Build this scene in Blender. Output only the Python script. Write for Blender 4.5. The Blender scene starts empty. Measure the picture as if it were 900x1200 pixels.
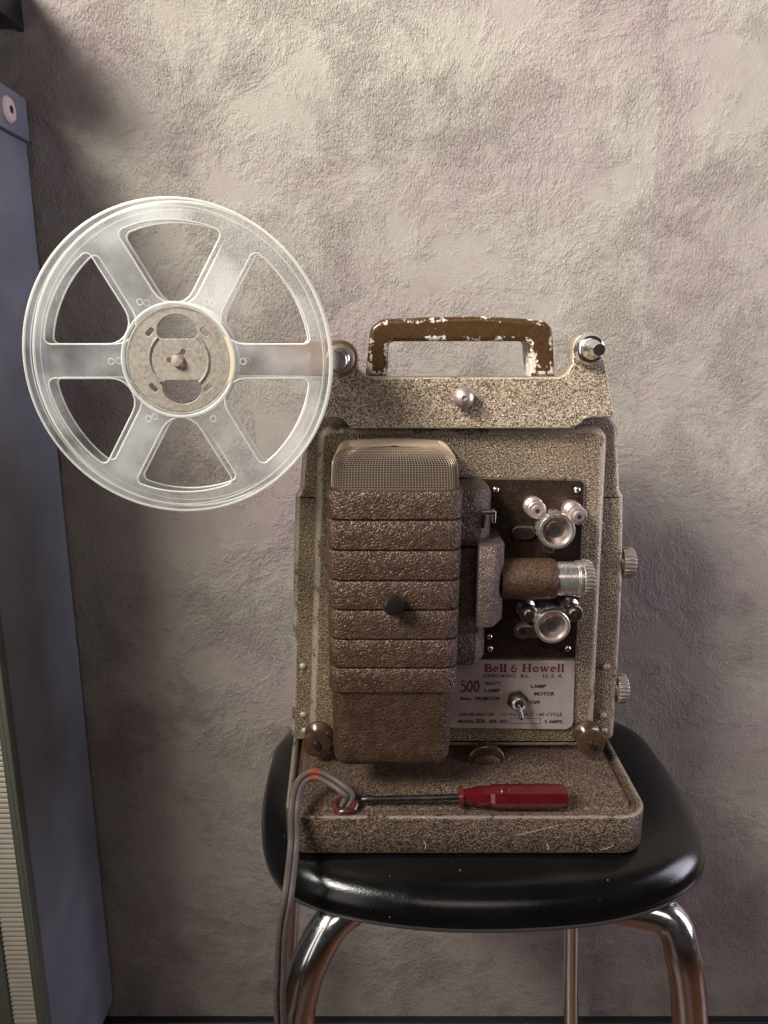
import bpy, bmesh, math, random
from mathutils import Vector, Matrix
random.seed(7)
C = bpy.context.scene.collection
# ------------------------------------------------------------------ camera, world, lights
F = 870.0 / 1200.0                      # focal length / picture height
PITCH = math.radians(13.2)
CT, ST = math.cos(PITCH), math.sin(PITCH)
EYE = 77.0                              # camera height over the floor in cm
cam = bpy.data.cameras.new('camera'); camo = bpy.data.objects.new('camera', cam); C.objects.link(camo)
camo.location = (0, 0, EYE * .01); camo.rotation_euler = (math.radians(90) - PITCH, 0, 0)
cam.sensor_fit = 'VERTICAL'; cam.sensor_height = 24; cam.lens = 24 * F
cam.clip_start = .01; cam.clip_end = 50
bpy.context.scene.camera = camo

w = bpy.data.worlds.new('World'); bpy.context.scene.world = w; w.use_nodes = True
bg = w.node_tree.nodes['Background']
bg.inputs[0].default_value = (.80, .74, .72, 1); bg.inputs[1].default_value = .028

def area(name, loc, target, sx, sy, power, col, spread=180):
    l = bpy.data.lights.new(name, 'AREA'); l.shape = 'RECTANGLE'; l.size = sx; l.size_y = sy
    l.energy = power; l.color = col; l.spread = math.radians(spread)
    o = bpy.data.objects.new(name, l); C.objects.link(o); o.location = loc
    o.rotation_euler = (Vector(target) - Vector(loc)).to_track_quat('-Z', 'Y').to_euler()
    return o
area('window_light_upper', (-.98, -.38, 1.80), (.34, .60, 1.16), .60, .55, 19.5, (1, .972, .885), 72)
area('window_light_left', (-.72, -.50, .80), (.0, .50, .60), .50, 1.1, 1.0, (1, .93, .88), 110)
area('window_light_right', (1.15, .38, .78), (.0, .53, .70), .36, .9, 3.8, (.88, .83, 1), 110)
area('fill_light_front', (.15, -1.5, 1.9), (.1, .5, .7), 1.0, .6, 1.3, (1, .88, .80), 90)  # added warm fill from the front, not a window

vs = bpy.context.scene.view_settings
vs.view_transform = 'Standard'; vs.look = 'None'; vs.exposure = 0; vs.gamma = 1

# ------------------------------------------------------------------ geometry helpers (cm, eye at the origin)
def W(x, y, z): return Vector((x * .01, y * .01, (EYE + z) * .01))
def UY(px, py, Y):                      # a spot of the photo that lies in the upright plane Y
    u = (px - 450) / 870.0; v = (600 - py) / 870.0
    dy = CT + v * ST; dz = v * CT - ST
    t = Y / dy
    return (u * t, dz * t)
def UZ(px, py, Z):                      # a spot of the photo that lies in the level plane Z
    u = (px - 450) / 870.0; v = (600 - py) / 870.0
    dy = CT + v * ST; dz = v * CT - ST
    t = Z / dz
    return (u * t, dy * t)
def PX(px, Y, Z):                       # how far 1 px reaches there
    return px * (Y * CT - Z * ST) / 870.0

ORG = {}
def thing(name, label, cat, loc, group=None):
    o = bpy.data.objects.new(name, None); C.objects.link(o); o.empty_display_size = .02
    o.location = W(*loc); ORG[o.name] = W(*loc)
    o['label'] = label; o['category'] = cat
    if group: o['group'] = group
    return o
def finish(name, me, mat, parent=None, smooth=35, label=None):
    o = bpy.data.objects.new(name, me); C.objects.link(o)
    if parent is not None:
        off = ORG[parent.name]
        me.transform(Matrix.Translation(-off)); ORG[o.name] = off
        # keep sub-parts relative to the same origin
        o.parent = parent
    else: ORG[o.name] = Vector((0, 0, 0))
    if mat is not None: me.materials.clear(); me.materials.append(mat)
    if smooth:
        for p in me.polygons: p.use_smooth = True
        me.set_sharp_from_angle(angle=math.radians(smooth))
    if label: o['label'] = label
    return o
def obj(name, bm, mat, parent=None, smooth=35, label=None):
    bmesh.ops.recalc_face_normals(bm, faces=bm.faces)
    me = bpy.data.meshes.new(name); bm.to_mesh(me); bm.free()
    return finish(name, me, mat, parent, smooth, label)
def structure(o): o['kind'] = 'structure'; return o
def B(): return bmesh.new()

def fillet(pts, rad, seg=6):
    n = len(pts); out = []
    for i in range(n):
        p = Vector(pts[i][:2]); a = Vector(pts[i - 1][:2]); b = Vector(pts[(i + 1) % n][:2])
        r = rad[i] if isinstance(rad, (list, tuple)) else rad
        d1 = a - p; d2 = b - p
        if r <= 0 or d1.length < 1e-6 or d2.length < 1e-6: out.append((p.x, p.y)); continue
        l1, l2 = d1.length, d2.length; d1 /= l1; d2 /= l2
        ang = d1.angle(d2, 0)
        if ang > math.pi - .03 or ang < .03: out.append((p.x, p.y)); continue
        t = min(r / math.tan(ang / 2), l1 * .49, l2 * .49); r2 = t * math.tan(ang / 2)
        c = p + (d1 + d2).normalized() * (r2 / math.sin(ang / 2))
        s = p + d1 * t - c; e = p + d2 * t - c
        sa = math.atan2(s.y, s.x); ea = math.atan2(e.y, e.x)
        da = (ea - sa + math.pi) % (2 * math.pi) - math.pi
        for k in range(seg + 1):
            q = sa + da * k / seg
            out.append((c.x + r2 * math.cos(q), c.y + r2 * math.sin(q)))
    return out
def inset(pts, d):
    n = len(pts); ar = sum(pts[i - 1][0] * pts[i][1] - pts[i][0] * pts[i - 1][1] for i in range(n))
    s = 1 if ar > 0 else -1; out = []
    for i in range(n):
        p = Vector(pts[i]); a = Vector(pts[i - 1]); b = Vector(pts[(i + 1) % n])
        e1 = (p - a); e2 = (b - p)
        if e1.length < 1e-9: e1 = e2
        if e2.length < 1e-9: e2 = e1
        n1 = Vector((-e1.y, e1.x)).normalized(); n2 = Vector((-e2.y, e2.x)).normalized()
        m = (n1 + n2)
        if m.length < 1e-6: m = n1
        m.normalize(); k = 1 / max(.5, m.dot(n1))
        q = p + m * (s * d * k); out.append((q.x, q.y))
    return out
def loft(bm, rings, cap0=True, cap1=True, wear_glint=None):
    """rings: lists of world-cm 3D points, same count"""
    vs_ = []
    lay = bm.verts.layers.float.get('wear_glint') or bm.verts.layers.float.new('wear_glint')  # edge mask: chipping on the handle, painted highlight on hammered paint
    for k, r in enumerate(rings):
        row = []
        for p in r:
            v = bm.verts.new(W(*p)); v[lay] = wear_glint[k] if wear_glint else 0; row.append(v)
        vs_.append(row)
    n = len(rings[0])
    for a, b in zip(vs_, vs_[1:]):
        for i in range(n):
            try: bm.faces.new((a[i], a[(i + 1) % n], b[(i + 1) % n], b[i]))
            except ValueError: pass
    if cap0: bm.faces.new(vs_[0])
    if cap1: bm.faces.new(vs_[-1])
def arcring(b, seg=4):
    return [(b * math.sin(math.pi / 2 * k / seg), b * (1 - math.cos(math.pi / 2 * k / seg))) for k in range(seg + 1)]
def prism(bm, pts, yb, yf, b=.1, seg=4, backb=0):
    """outline in x,z; from back yb to front yf (yf<yb); rounded front edge"""
    rings = []; wear_glint = []
    if backb:
        for dy, di in reversed(arcring(backb, seg)): pass
        for s_, di in [(backb * (1 - math.cos(math.pi / 2 * k / seg)), backb * (1 - math.sin(math.pi / 2 * k / seg))) for k in range(seg + 1)]:
            rr = inset(pts, di) if di > 1e-6 else pts
            rings.append([(x, yb - s_, z) for x, z in rr]); wear_glint.append(1)
        wear_glint[0] = 0
    else: rings.append([(x, yb, z) for x, z in pts]); wear_glint.append(0)
    if b > 0:
        for s_, di in arcring(b, seg):
            rr = inset(pts, di) if di > 1e-6 else pts
            rings.append([(x, yf + b - s_, z) for x, z in rr]); wear_glint.append(1)
    else: rings.append([(x, yf, z) for x, z in pts]); wear_glint.append(0)
    rr = inset(pts, b + (.12 if b >= .25 else .05)) if b > 0 else None
    if rr: rings.append([(x, yf, z) for x, z in rr]); wear_glint.append(0)
    loft(bm, rings, wear_glint=wear_glint)
def slab(bm, pts, z0, z1, b=.1, seg=4, b0=0):
    """outline in x,y; from z0 up to z1 with a rounded top edge"""
    rings = []
    if b0:
        for k in range(seg + 1):
            a = math.pi / 2 * k / seg
            rings.append([(x, y, z0 + b0 * (1 - math.cos(a))) for x, y in inset(pts, b0 * (1 - math.sin(a)))])
    else: rings.append([(x, y, z0) for x, y in pts])
    if b > 0:
        for s_, di in arcring(b, seg):
            rings.append([(x, y, z1 - b + s_) for x, y in (inset(pts, di) if di > 1e-6 else pts)])
    else: rings.append([(x, y, z1) for x, y in pts])
    loft(bm, rings)
def box(bm, x0, x1, y0, y1, z0, z1, b=0):
    pts = [(x0, z0), (x1, z0), (x1, z1), (x0, z1)]
    if b: pts = fillet(pts, b, 3)
    prism(bm, pts, y1, y0, b)
AX = {'Y': (Vector((0, -1, 0)), Vector((1, 0, 0)), Vector((0, 0, 1))),     # towards the viewer
      'X': (Vector((1, 0, 0)), Vector((0, 1, 0)), Vector((0, 0, 1))),
      'Z': (Vector((0, 0, 1)), Vector((1, 0, 0)), Vector((0, 1, 0)))}
def lathe(bm, c, axis, prof, seg=40, knurl=None, cap=True):
    """prof: (radius, height along the axis); knurl: {ring index: (teeth, depth)}"""
    a, u, v = AX[axis] if isinstance(axis, str) else axis
    c = Vector(c); rings = []
    for k, (r, h) in enumerate(prof):
        row = []
        for i in range(seg):
            q = 2 * math.pi * i / seg; rr = r
            if knurl and k in knurl and (i // knurl[k][0]) % 2: rr = r - knurl[k][1]
            row.append(tuple(c + a * h + u * (rr * math.cos(q)) + v * (rr * math.sin(q))))
        rings.append(row)
    loft(bm, rings, cap, cap)
def catmull(p, n=8):
    p = [Vector(q) for q in p]; out = []
    for i in range(len(p) - 1):
        a = p[i - 1] if i else 2 * p[0] - p[1]; b = p[i]; c = p[i + 1]
        d = p[i + 2] if i + 2 < len(p) else 2 * p[-1] - p[-2]
        for k in range(n):
            t = k / n
            out.append(.5 * ((2 * b) + (c - a) * t + (2 * a - 5 * b + 4 * c - d) * t * t + (3 * b - a - 3 * c + d) * t ** 3))
    out.append(p[-1]); return out
def tube(bm, pts, r, seg=16, closed=False):
    pts = [Vector(p) for p in pts]; n = len(pts); rings = []; u = None
    for i in range(n):
        if closed: t = pts[(i + 1) % n] - pts[i - 1]
        else: t = pts[min(i + 1, n - 1)] - pts[max(i - 1, 0)]
        t.normalize()
        if u is None:
            u = t.cross(Vector((0, 0, 1)))
            if u.length < .2: u = t.cross(Vector((0, 1, 0)))
        u = (u - t * u.dot(t)).normalized(); v = t.cross(u)
        rr = r[i] if isinstance(r, (list, tuple)) else r
        rings.append([tuple(pts[i] + u * rr * math.cos(2 * math.pi * k / seg) + v * rr * math.sin(2 * math.pi * k / seg)) for k in range(seg)])
    if closed: rings.append(rings[0])
    loft(bm, rings, not closed, not closed)
    if closed: bmesh.ops.remove_doubles(bm, verts=bm.verts, dist=1e-6)
def ball(bm, c, r, sy=1.0, seg=16):
    prof = [(max(1e-3, r * math.sin(math.pi * k / 8)), -r * sy * math.cos(math.pi * k / 8)) for k in range(0, 9)]
    lathe(bm, c, 'Y', prof, seg)
def circ(cx, cz, r, n=48, a0=0, a1=2 * math.pi):
    full = abs(a1 - a0 - 2 * math.pi) < 1e-6
    return [(cx + r * math.cos(a0 + (a1 - a0) * k / (n if full else n - 1)), cz + r * math.sin(a0 + (a1 - a0) * k / (n if full else n - 1))) for k in range(n)]
def plate(name, loops, yf, th, mat, parent, bev=.02, label=None):
    """flat plate with holes in the upright plane: a filled 2D curve turned into a mesh"""
    cu = bpy.data.curves.new('outline', 'CURVE'); cu.dimensions = '2D'; cu.fill_mode = 'BOTH'
    cu.extrude = (th * .5 - bev) * .01; cu.bevel_depth = bev * .01; cu.bevel_resolution = 2; cu.offset = -bev * .01
    for lp in loops:
        s = cu.splines.new('POLY'); s.points.add(len(lp) - 1); s.use_cyclic_u = True
        for i, (x, z) in enumerate(lp): s.points[i].co = (x * .01, z * .01, 0, 1)
    o = bpy.data.objects.new('outline', cu); C.objects.link(o)
    dg = bpy.context.evaluated_depsgraph_get(); me = bpy.data.meshes.new_from_object(o.evaluated_get(dg))
    bpy.data.objects.remove(o); bpy.data.curves.remove(cu)
    me.transform(Matrix.Translation((0, (yf + th * .5) * .01, EYE * .01)) @ Matrix.Rotation(math.pi / 2, 4, 'X'))
    me.name = name
    return finish(name, me, mat, parent, 40, label)
def lettering(s, x0, x1, yb, yt, Y, mat, parent, bold=0, shear=0, squeeze=True, name='lettering'):
    cu = bpy.data.curves.new('text', 'FONT'); cu.body = s; cu.size = 1; cu.offset = bold; cu.shear = shear; cu.resolution_u = 3
    o = bpy.data.objects.new('text', cu); C.objects.link(o)
    dg = bpy.context.evaluated_depsgraph_get(); me = bpy.data.meshes.new_from_object(o.evaluated_get(dg))
    bpy.data.objects.remove(o); bpy.data.curves.remove(cu)
    xs = [v.co.x for v in me.vertices]; ys = [v.co.y for v in me.vertices]
    X0, Z0 = UY(x0, yb, Y); X1, _ = UY(x1, yb, Y); _, Z1 = UY(x0, yt, Y)
    mx, Mx, my, My = min(xs), max(xs), 0, .70
    for v in me.vertices:
        x = X0 + (v.co.x - mx) / (Mx - mx) * (X1 - X0); z = Z0 + (v.co.y - my) / (My - my) * (Z1 - Z0)
        v.co = W(x, Y, z)
    me.name = name
    return finish(name, me, mat, parent, 0)

# ------------------------------------------------------------------ materials
def mat(name):
    m = bpy.data.materials.new(name); m.use_nodes = True
    nt = m.node_tree; return m, nt, nt.nodes['Principled BSDF']
def N(nt, t, **k):
    n = nt.nodes.new(t)
    for a, b in k.items(): setattr(n, a, b)
    return n
def noise(nt, co, scale, detail=3, rough=.5, dist=0):
    n = N(nt, 'ShaderNodeTexNoise'); n.inputs['Scale'].default_value = scale; n.inputs['Detail'].default_value = detail
    n.inputs['Roughness'].default_value = rough; n.inputs['Distortion'].default_value = dist
    nt.links.new(co, n.inputs['Vector']); return n.outputs['Fac']
def ramp(nt, fac, stops):
    r = N(nt, 'ShaderNodeValToRGB'); el = r.color_ramp.elements
    while len(el) < len(stops): el.new(.5)
    for e, (p, c) in zip(el, stops): e.position = p; e.color = (*c, 1) if len(c) == 3 else c
    nt.links.new(fac, r.inputs['Fac']); return r.outputs['Color']
def mixc(nt, fac, a, b, mode='MIX'):
    m = N(nt, 'ShaderNodeMix', data_type='RGBA', blend_type=mode)
    for s, v in ((0, fac), (6, a), (7, b)):
        if isinstance(v, bpy.types.NodeSocket): nt.links.new(v, m.inputs[s])
        elif s == 0: m.inputs[0].default_value = v
        else: m.inputs[s].default_value = (*v, 1)
    return m.outputs[2]
def math_(nt, op, a, b=None, c=None):
    m = N(nt, 'ShaderNodeMath', operation=op)
    for i, v in enumerate((a, b, c)):
        if v is None: continue
        if isinstance(v, bpy.types.NodeSocket): nt.links.new(v, m.inputs[i])
        else: m.inputs[i].default_value = v
    return m.outputs[0]
def bump(nt, p, h, strength, dist):
    b = N(nt, 'ShaderNodeBump'); b.inputs['Strength'].default_value = strength; b.inputs['Distance'].default_value = dist
    nt.links.new(h, b.inputs['Height']); nt.links.new(b.outputs[0], p.inputs['Normal']); return b
def coords(nt, scale=None, rot=None):
    t = N(nt, 'ShaderNodeNewGeometry').outputs['Position']
    if scale or rot:
        mp = N(nt, 'ShaderNodeMapping')
        if scale: mp.inputs['Scale'].default_value = scale
        if rot: mp.inputs['Rotation'].default_value = rot
        nt.links.new(t, mp.inputs['Vector']); t = mp.outputs[0]
    return t

def hammered(name, dark, light, scale=650, metal=.35, rough=.42, st=.8, dist=.0006, spread=(.40, .62), edge_glint=.36):
    m, nt, p = mat(name); co = coords(nt)
    a = noise(nt, co, scale, 2, .55, .6); big = noise(nt, co, 28, 4, .6)
    col = ramp(nt, a, [(spread[0], dark), (spread[1], light)])
    col = mixc(nt, .35, col, ramp(nt, big, [(.35, tuple(c * .75 for c in light)), (.65, tuple(min(1, c * 1.1) for c in light))]), 'MULTIPLY') if False else mixc(nt, ramp(nt, big, [(.35, (0, 0, 0)), (.75, (.35, .35, .35))]), col, dark)
    at = N(nt, 'ShaderNodeAttribute', attribute_name='wear_glint').outputs['Fac']     # highlight painted into the colour along bevelled edges
    glint = math_(nt, 'MULTIPLY', at, math_(nt, 'MULTIPLY', math_(nt, 'GREATER_THAN', math_(nt, 'ADD', noise(nt, co, 75, 4, .65), math_(nt, 'MULTIPLY', at, .12)), .52), edge_glint))
    col = mixc(nt, glint, col, (.66, .58, .48))
    nt.links.new(col, p.inputs['Base Color'])
    p.inputs['Metallic'].default_value = metal; p.inputs['Roughness'].default_value = rough
    bb = bump(nt, p, a, st, dist); nt.links.new(math_(nt, 'SUBTRACT', st, math_(nt, 'MULTIPLY', at, .45)), bb.inputs['Strength']); return m
def crinkled(name, dark, light, scale=330, metal=.15, rough=.36):
    m, nt, p = mat(name); co = coords(nt, None, (.3, .5, .7))
    wv = N(nt, 'ShaderNodeTexVoronoi', feature='DISTANCE_TO_EDGE'); wv.inputs['Scale'].default_value = scale
    mp = N(nt, 'ShaderNodeVectorMath', operation='ADD'); n3 = N(nt, 'ShaderNodeTexNoise'); n3.inputs['Scale'].default_value = 260
    nt.links.new(co, n3.inputs['Vector'])
    sc = N(nt, 'ShaderNodeVectorMath', operation='SCALE'); sc.inputs['Scale'].default_value = .006
    nt.links.new(n3.outputs['Color'], sc.inputs[0]); nt.links.new(co, mp.inputs[0]); nt.links.new(sc.outputs[0], mp.inputs[1])
    nt.links.new(mp.outputs[0], wv.inputs['Vector'])
    a = wv.outputs['Distance']; h = math_(nt, 'MINIMUM', math_(nt, 'MULTIPLY', a, 3.5), 1.0)
    fine = noise(nt, co, 900, 2, .5); vary = noise(nt, co, 120, 3, .6)
    line = ramp(nt, h, [(0, (1, 1, 1)), (.28, (0, 0, 0))])
    msk = mixc(nt, ramp(nt, vary, [(.42, (0, 0, 0)), (.6, (1, 1, 1))]), (0, 0, 0), line)
    col = mixc(nt, msk, ramp(nt, fine, [(.3, dark), (.75, tuple(c * 1.5 for c in dark))]), light)
    nt.links.new(col, p.inputs['Base Color']); p.inputs['Metallic'].default_value = metal; p.inputs['Roughness'].default_value = rough
    hh = math_(nt, 'ADD', math_(nt, 'MULTIPLY', h, -.7), math_(nt, 'MULTIPLY', fine, .5))
    bump(nt, p, hh, .62, .0008); return m
def plain(name, col, rough=.5, metal=0, var=0, vs_=60, bst=0, bsc=300, coat=0, spec=None):
    m, nt, p = mat(name)
    if var:
        co = coords(nt); f = noise(nt, co, vs_, 4, .6)
        c = ramp(nt, f, [(.3, tuple(x * (1 - var) for x in col)), (.7, tuple(min(1, x * (1 + var)) for x in col))])
        nt.links.new(c, p.inputs['Base Color'])
        r = math_(nt, 'ADD', math_(nt, 'MULTIPLY', f, .25), rough - .12); nt.links.new(r, p.inputs['Roughness'])
    else:
        p.inputs['Base Color'].default_value = (*col, 1); p.inputs['Roughness'].default_value = rough
    p.inputs['Metallic'].default_value = metal; p.inputs['Coat Weight'].default_value = coat
    if spec is not None: p.inputs['Specular IOR Level'].default_value = spec
    if bst: bump(nt, p, noise(nt, coords(nt), bsc, 3, .5), bst, .0005)
    return m

M = {}
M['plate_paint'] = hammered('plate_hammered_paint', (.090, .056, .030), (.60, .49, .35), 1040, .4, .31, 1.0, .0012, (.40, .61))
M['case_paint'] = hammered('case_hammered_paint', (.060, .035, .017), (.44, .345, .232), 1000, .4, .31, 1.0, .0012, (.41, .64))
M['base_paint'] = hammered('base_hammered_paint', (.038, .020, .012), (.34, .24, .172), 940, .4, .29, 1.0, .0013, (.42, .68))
M['lamp_paint'] = crinkled('lamp_house_crinkle_paint', (.044, .023, .013), (.155, .098, .064), 470, .2, .36)
M['side_paint'] = crinkled('gate_crinkle_paint', (.075, .048, .038), (.25, .20, .185), 560)
M['dark_paint'] = hammered('dark_brown_paint', (.018, .009, .006), (.055, .030, .020), 600, .2, .38, .7, .0005, (.42, .72), .08)
M['barrel_paint'] = hammered('lens_barrel_paint', (.030, .015, .008), (.13, .070, .036), 1000, .25, .40,   .8, .0007, (.42, .66), 0)
M['chrome'] = plain('chrome', (.90, .89, .88), .17, 1, .05, 260)
M['steel'] = plain('brushed_steel', (.66, .60, .57), .26, 1, .15, 120)
M['rose_steel'] = plain('warm_steel', (.62, .50, .47), .30, 1, .12, 90)
M['satin'] = plain('satin_warm_metal', (.60, .49, .46), .36, .8, .10, 200)
M['satin_rim'] = plain('bright_turned_metal', (.82, .76, .72), .22, .9, .08, 200)
M['dark_metal'] = plain('dark_metal', (.09, .06, .055), .35, .8)
M['black_knob'] = plain('black_plastic', (.014, .010, .010), .22, 0, coat=.3)
M['bakelite'] = plain('brown_bakelite', (.048, .024, .013), .28, 0, .25, 90, coat=.3)
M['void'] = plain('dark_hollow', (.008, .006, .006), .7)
M['ink'] = plain('black_ink', (.02, .015, .018), .5)
M['red_ink'] = plain('dark_red_ink', (.085, .008, .014), .5)
M['sheet'] = plain('nameplate_metal', (.42, .34, .325), .42, .35, .12, 50)
M['wire'] = plain('grille_wire', (.40, .30, .22), .42, .4)
M['hub'] = None

def handle_mat():
    m, nt, p = mat('chipped_brown_handle'); co = coords(nt)
    at = N(nt, 'ShaderNodeAttribute', attribute_name='wear_glint').outputs['Fac']
    n1 = noise(nt, co, 130, 7, .72); n2 = noise(nt, co, 420, 4, .65); low = noise(nt, co, 38, 3, .5)
    # paint knocked off along the edges and, denser, at the feet and the far end
    k = math_(nt, 'ADD', math_(nt, 'MULTIPLY', at, .115), math_(nt, 'MULTIPLY', low, .12))
    sep = N(nt, 'ShaderNodeSeparateXYZ'); nt.links.new(co, sep.inputs[0])
    foot = N(nt, 'ShaderNodeMapRange'); foot.inputs[1].default_value = .762; foot.inputs[2].default_value = .744; foot.inputs[3].default_value = 0; foot.inputs[4].default_value = .13
    nt.links.new(sep.outputs[2], foot.inputs[0])
    k = math_(nt, 'ADD', k, foot.outputs[0])
    a = math_(nt, 'ADD', n1, k)
    msk = ramp(nt, a, [(.725, (0, 0, 0)), (.735, (1, 1, 1))])
    brown = ramp(nt, n2, [(.3, (.040, .018, .007)), (.75, (.075, .038, .015))])
    nt.links.new(mixc(nt, msk, brown, ramp(nt, noise(nt, co, 300, 4, .65), [(.35, (.36, .29, .23)), (.6, (.66, .60, .55))])), p.inputs['Base Color'])
    r = N(nt, 'ShaderNodeMapRange'); r.inputs[3].default_value = .30; r.inputs[4].default_value = .6
    nt.links.new(msk, r.inputs[0]); nt.links.new(r.outputs[0], p.inputs['Roughness'])
    bump(nt, p, msk, -.4, .0003); return m
M['handle'] = handle_mat()
def hub_mat():
    m, nt, p = mat('mottled_zinc_hub'); co = coords(nt)
    a = noise(nt, co, 420, 5, .65); b = noise(nt, co, 90, 4, .6)
    c = ramp(nt, a, [(.35, (.21, .175, .14)), (.62, (.36, .315, .27))])
    c = mixc(nt, ramp(nt, b, [(.4, (0, 0, 0)), (.7, (.5, .5, .5))]), c, (.42, .37, .32))
    nt.links.new(c, p.inputs['Base Color']); p.inputs['Metallic'].default_value = .35; p.inputs['Roughness'].default_value = .5
    bump(nt, p, a, .3, .0003); return m
M['hub'] = hub_mat()
def plastic(name, opac, col):
    m, nt, p = mat(name); co = coords(nt)
    out = nt.nodes['Material Output']
    p.inputs['Base Color'].default_value = (*col, 1); p.inputs['Roughness'].default_value = .16
    p.inputs['Specular IOR Level'].default_value = .8
    tr = N(nt, 'ShaderNodeBsdfTranslucent'); tr.inputs[0].default_value = (*col, 1)
    m1 = N(nt, 'ShaderNodeMixShader'); m1.inputs[0].default_value = .3
    nt.links.new(p.outputs[0], m1.inputs[1]); nt.links.new(tr.outputs[0], m1.inputs[2])
    tp = N(nt, 'ShaderNodeBsdfTransparent'); tp.inputs[0].default_value = (.98, .985, .98, 1)
    lw = N(nt, 'ShaderNodeLayerWeight'); lw.inputs[0].default_value = .5
    milk_sheen = noise(nt, co, 11, 5, .6); scr = noise(nt, coords(nt, (1, 1, .12), (0, .7, 0)), 700, 2, .6)  # patchy milkiness, widened to paint in a gloss sheen
    f = math_(nt, 'ADD', math_(nt, 'MULTIPLY', lw.outputs['Facing'], .75), opac)
    f = math_(nt, 'ADD', f, math_(nt, 'MULTIPLY', math_(nt, 'SUBTRACT', milk_sheen, .47), 1.15))
    f = math_(nt, 'ADD', f, math_(nt, 'MULTIPLY', math_(nt, 'GREATER_THAN', scr, .73), .18))
    f = math_(nt, 'MINIMUM', f, 1.0); f = math_(nt, 'MAXIMUM', f, .05)
    m2 = N(nt, 'ShaderNodeMixShader'); nt.links.new(f, m2.inputs[0]); nt.links.new(tp.outputs[0], m2.inputs[1]); nt.links.new(m1.outputs[0], m2.inputs[2])
    nt.links.new(m2.outputs[0], out.inputs[0])
    bump(nt, p, noise(nt, co, 14, 3, .5), .3, .004)
    return m
M['clear'] = plastic('clear_aged_plastic', .035, (.93, .93, .95))
M['edge'] = plastic('aged_plastic_edge', .45, (.95, .94, .88))

def wall_mat():
    m, nt, p = mat('embossed_plaster_wallpaper'); g = N(nt, 'ShaderNodeNewGeometry').outputs['Position']
    sep = N(nt, 'ShaderNodeSeparateXYZ'); nt.links.new(g, sep.inputs[0])
    strip = math_(nt, 'GREATER_THAN', sep.outputs[0], .2236)            # a seam between two hung strips
    cmb = N(nt, 'ShaderNodeCombineXYZ'); nt.links.new(math_(nt, 'MULTIPLY', strip, 3.7), cmb.inputs[2])
    ad = N(nt, 'ShaderNodeVectorMath', operation='ADD'); nt.links.new(g, ad.inputs[0]); nt.links.new(cmb.outputs[0], ad.inputs[1]); co = ad.outputs[0]
    patch = noise(nt, co, 5.5, 10, .70, .2); patch2 = noise(nt, co, 16, 10, .74, .25); purp = noise(nt, co, 6.5, 8, .68, .3)
    rough_z = noise(nt, co, 14, 6, .7, .3)
    c = ramp(nt, patch, [(.30, (.270, .235, .203)), (.5, (.312, .280, .240)), (.72, (.352, .322, .276))])
    c = mixc(nt, ramp(nt, patch2, [(.50, (0, 0, 0)), (.66, (.55, .55, .55))]), c, (.215, .180, .165))
    c = mixc(nt, ramp(nt, purp, [(.46, (0, 0, 0)), (.66, (.6, .6, .6))]), c, (.28, .205, .215))
    mp = N(nt, 'ShaderNodeMapping'); mp.inputs['Rotation'].default_value = (0, .75, 0); mp.inputs['Scale'].default_value = (1, 1, .62)
    nt.links.new(co, mp.inputs['Vector'])
    stroke = noise(nt, mp.outputs[0], 640, 3, .62, .5)
    mp2 = N(nt, 'ShaderNodeMapping'); mp2.inputs['Rotation'].default_value = (0, -.15, 0); mp2.inputs['Scale'].default_value = (1, 1, .16)
    nt.links.new(co, mp2.inputs['Vector']); comb = noise(nt, mp2.outputs[0], 420, 2, .5, .4)
    grit = noise(nt, co, 1000, 3, .65, .5)
    vor = N(nt, 'ShaderNodeTexNoise'); vor.noise_type = 'RIDGED_MULTIFRACTAL' if hasattr(vor, 'noise_type') else vor.noise_type
    vor.inputs['Scale'].default_value = 120; vor.inputs['Detail'].default_value = 4; nt.links.new(co, vor.inputs['Vector'])
    zone = ramp(nt, rough_z, [(.42, (.08, .08, .08)), (.60, (1, 1, 1))])
    zone2 = ramp(nt, noise(nt, co, 7, 3, .5), [(.5, (0, 0, 0)), (.66, (.8, .8, .8))])
    h = math_(nt, 'ADD', math_(nt, 'MULTIPLY', math_(nt, 'MULTIPLY', stroke, zone), 1.1), math_(nt, 'MULTIPLY', grit, .30))
    h = math_(nt, 'ADD', h, math_(nt, 'MULTIPLY', math_(nt, 'MULTIPLY', comb, zone2), .22))
    h = math_(nt, 'ADD', h, math_(nt, 'MULTIPLY', math_(nt, 'MULTIPLY', vor.outputs['Fac'], zone), .16))
    seam = math_(nt, 'LESS_THAN', math_(nt, 'ABSOLUTE', math_(nt, 'SUBTRACT', sep.outputs[0], .2236)), .0004)
    h = math_(nt, 'SUBTRACT', h, math_(nt, 'MULTIPLY', seam, .5))
    relief_tone = ramp(nt, math_(nt, 'MULTIPLY', stroke, zone), [(.30, (1, 1, 1)), (.62, (.86, .84, .83))])  # relief strokes tinted a little darker
    c = mixc(nt, 1.0, c, relief_tone, 'MULTIPLY')
    nt.links.new(c, p.inputs['Base Color']); p.inputs['Roughness'].default_value = .62; p.inputs['Specular IOR Level'].default_value = .35
    bump(nt, p, h, 1.0, .0034); return m
M['wall'] = wall_mat()
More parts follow.
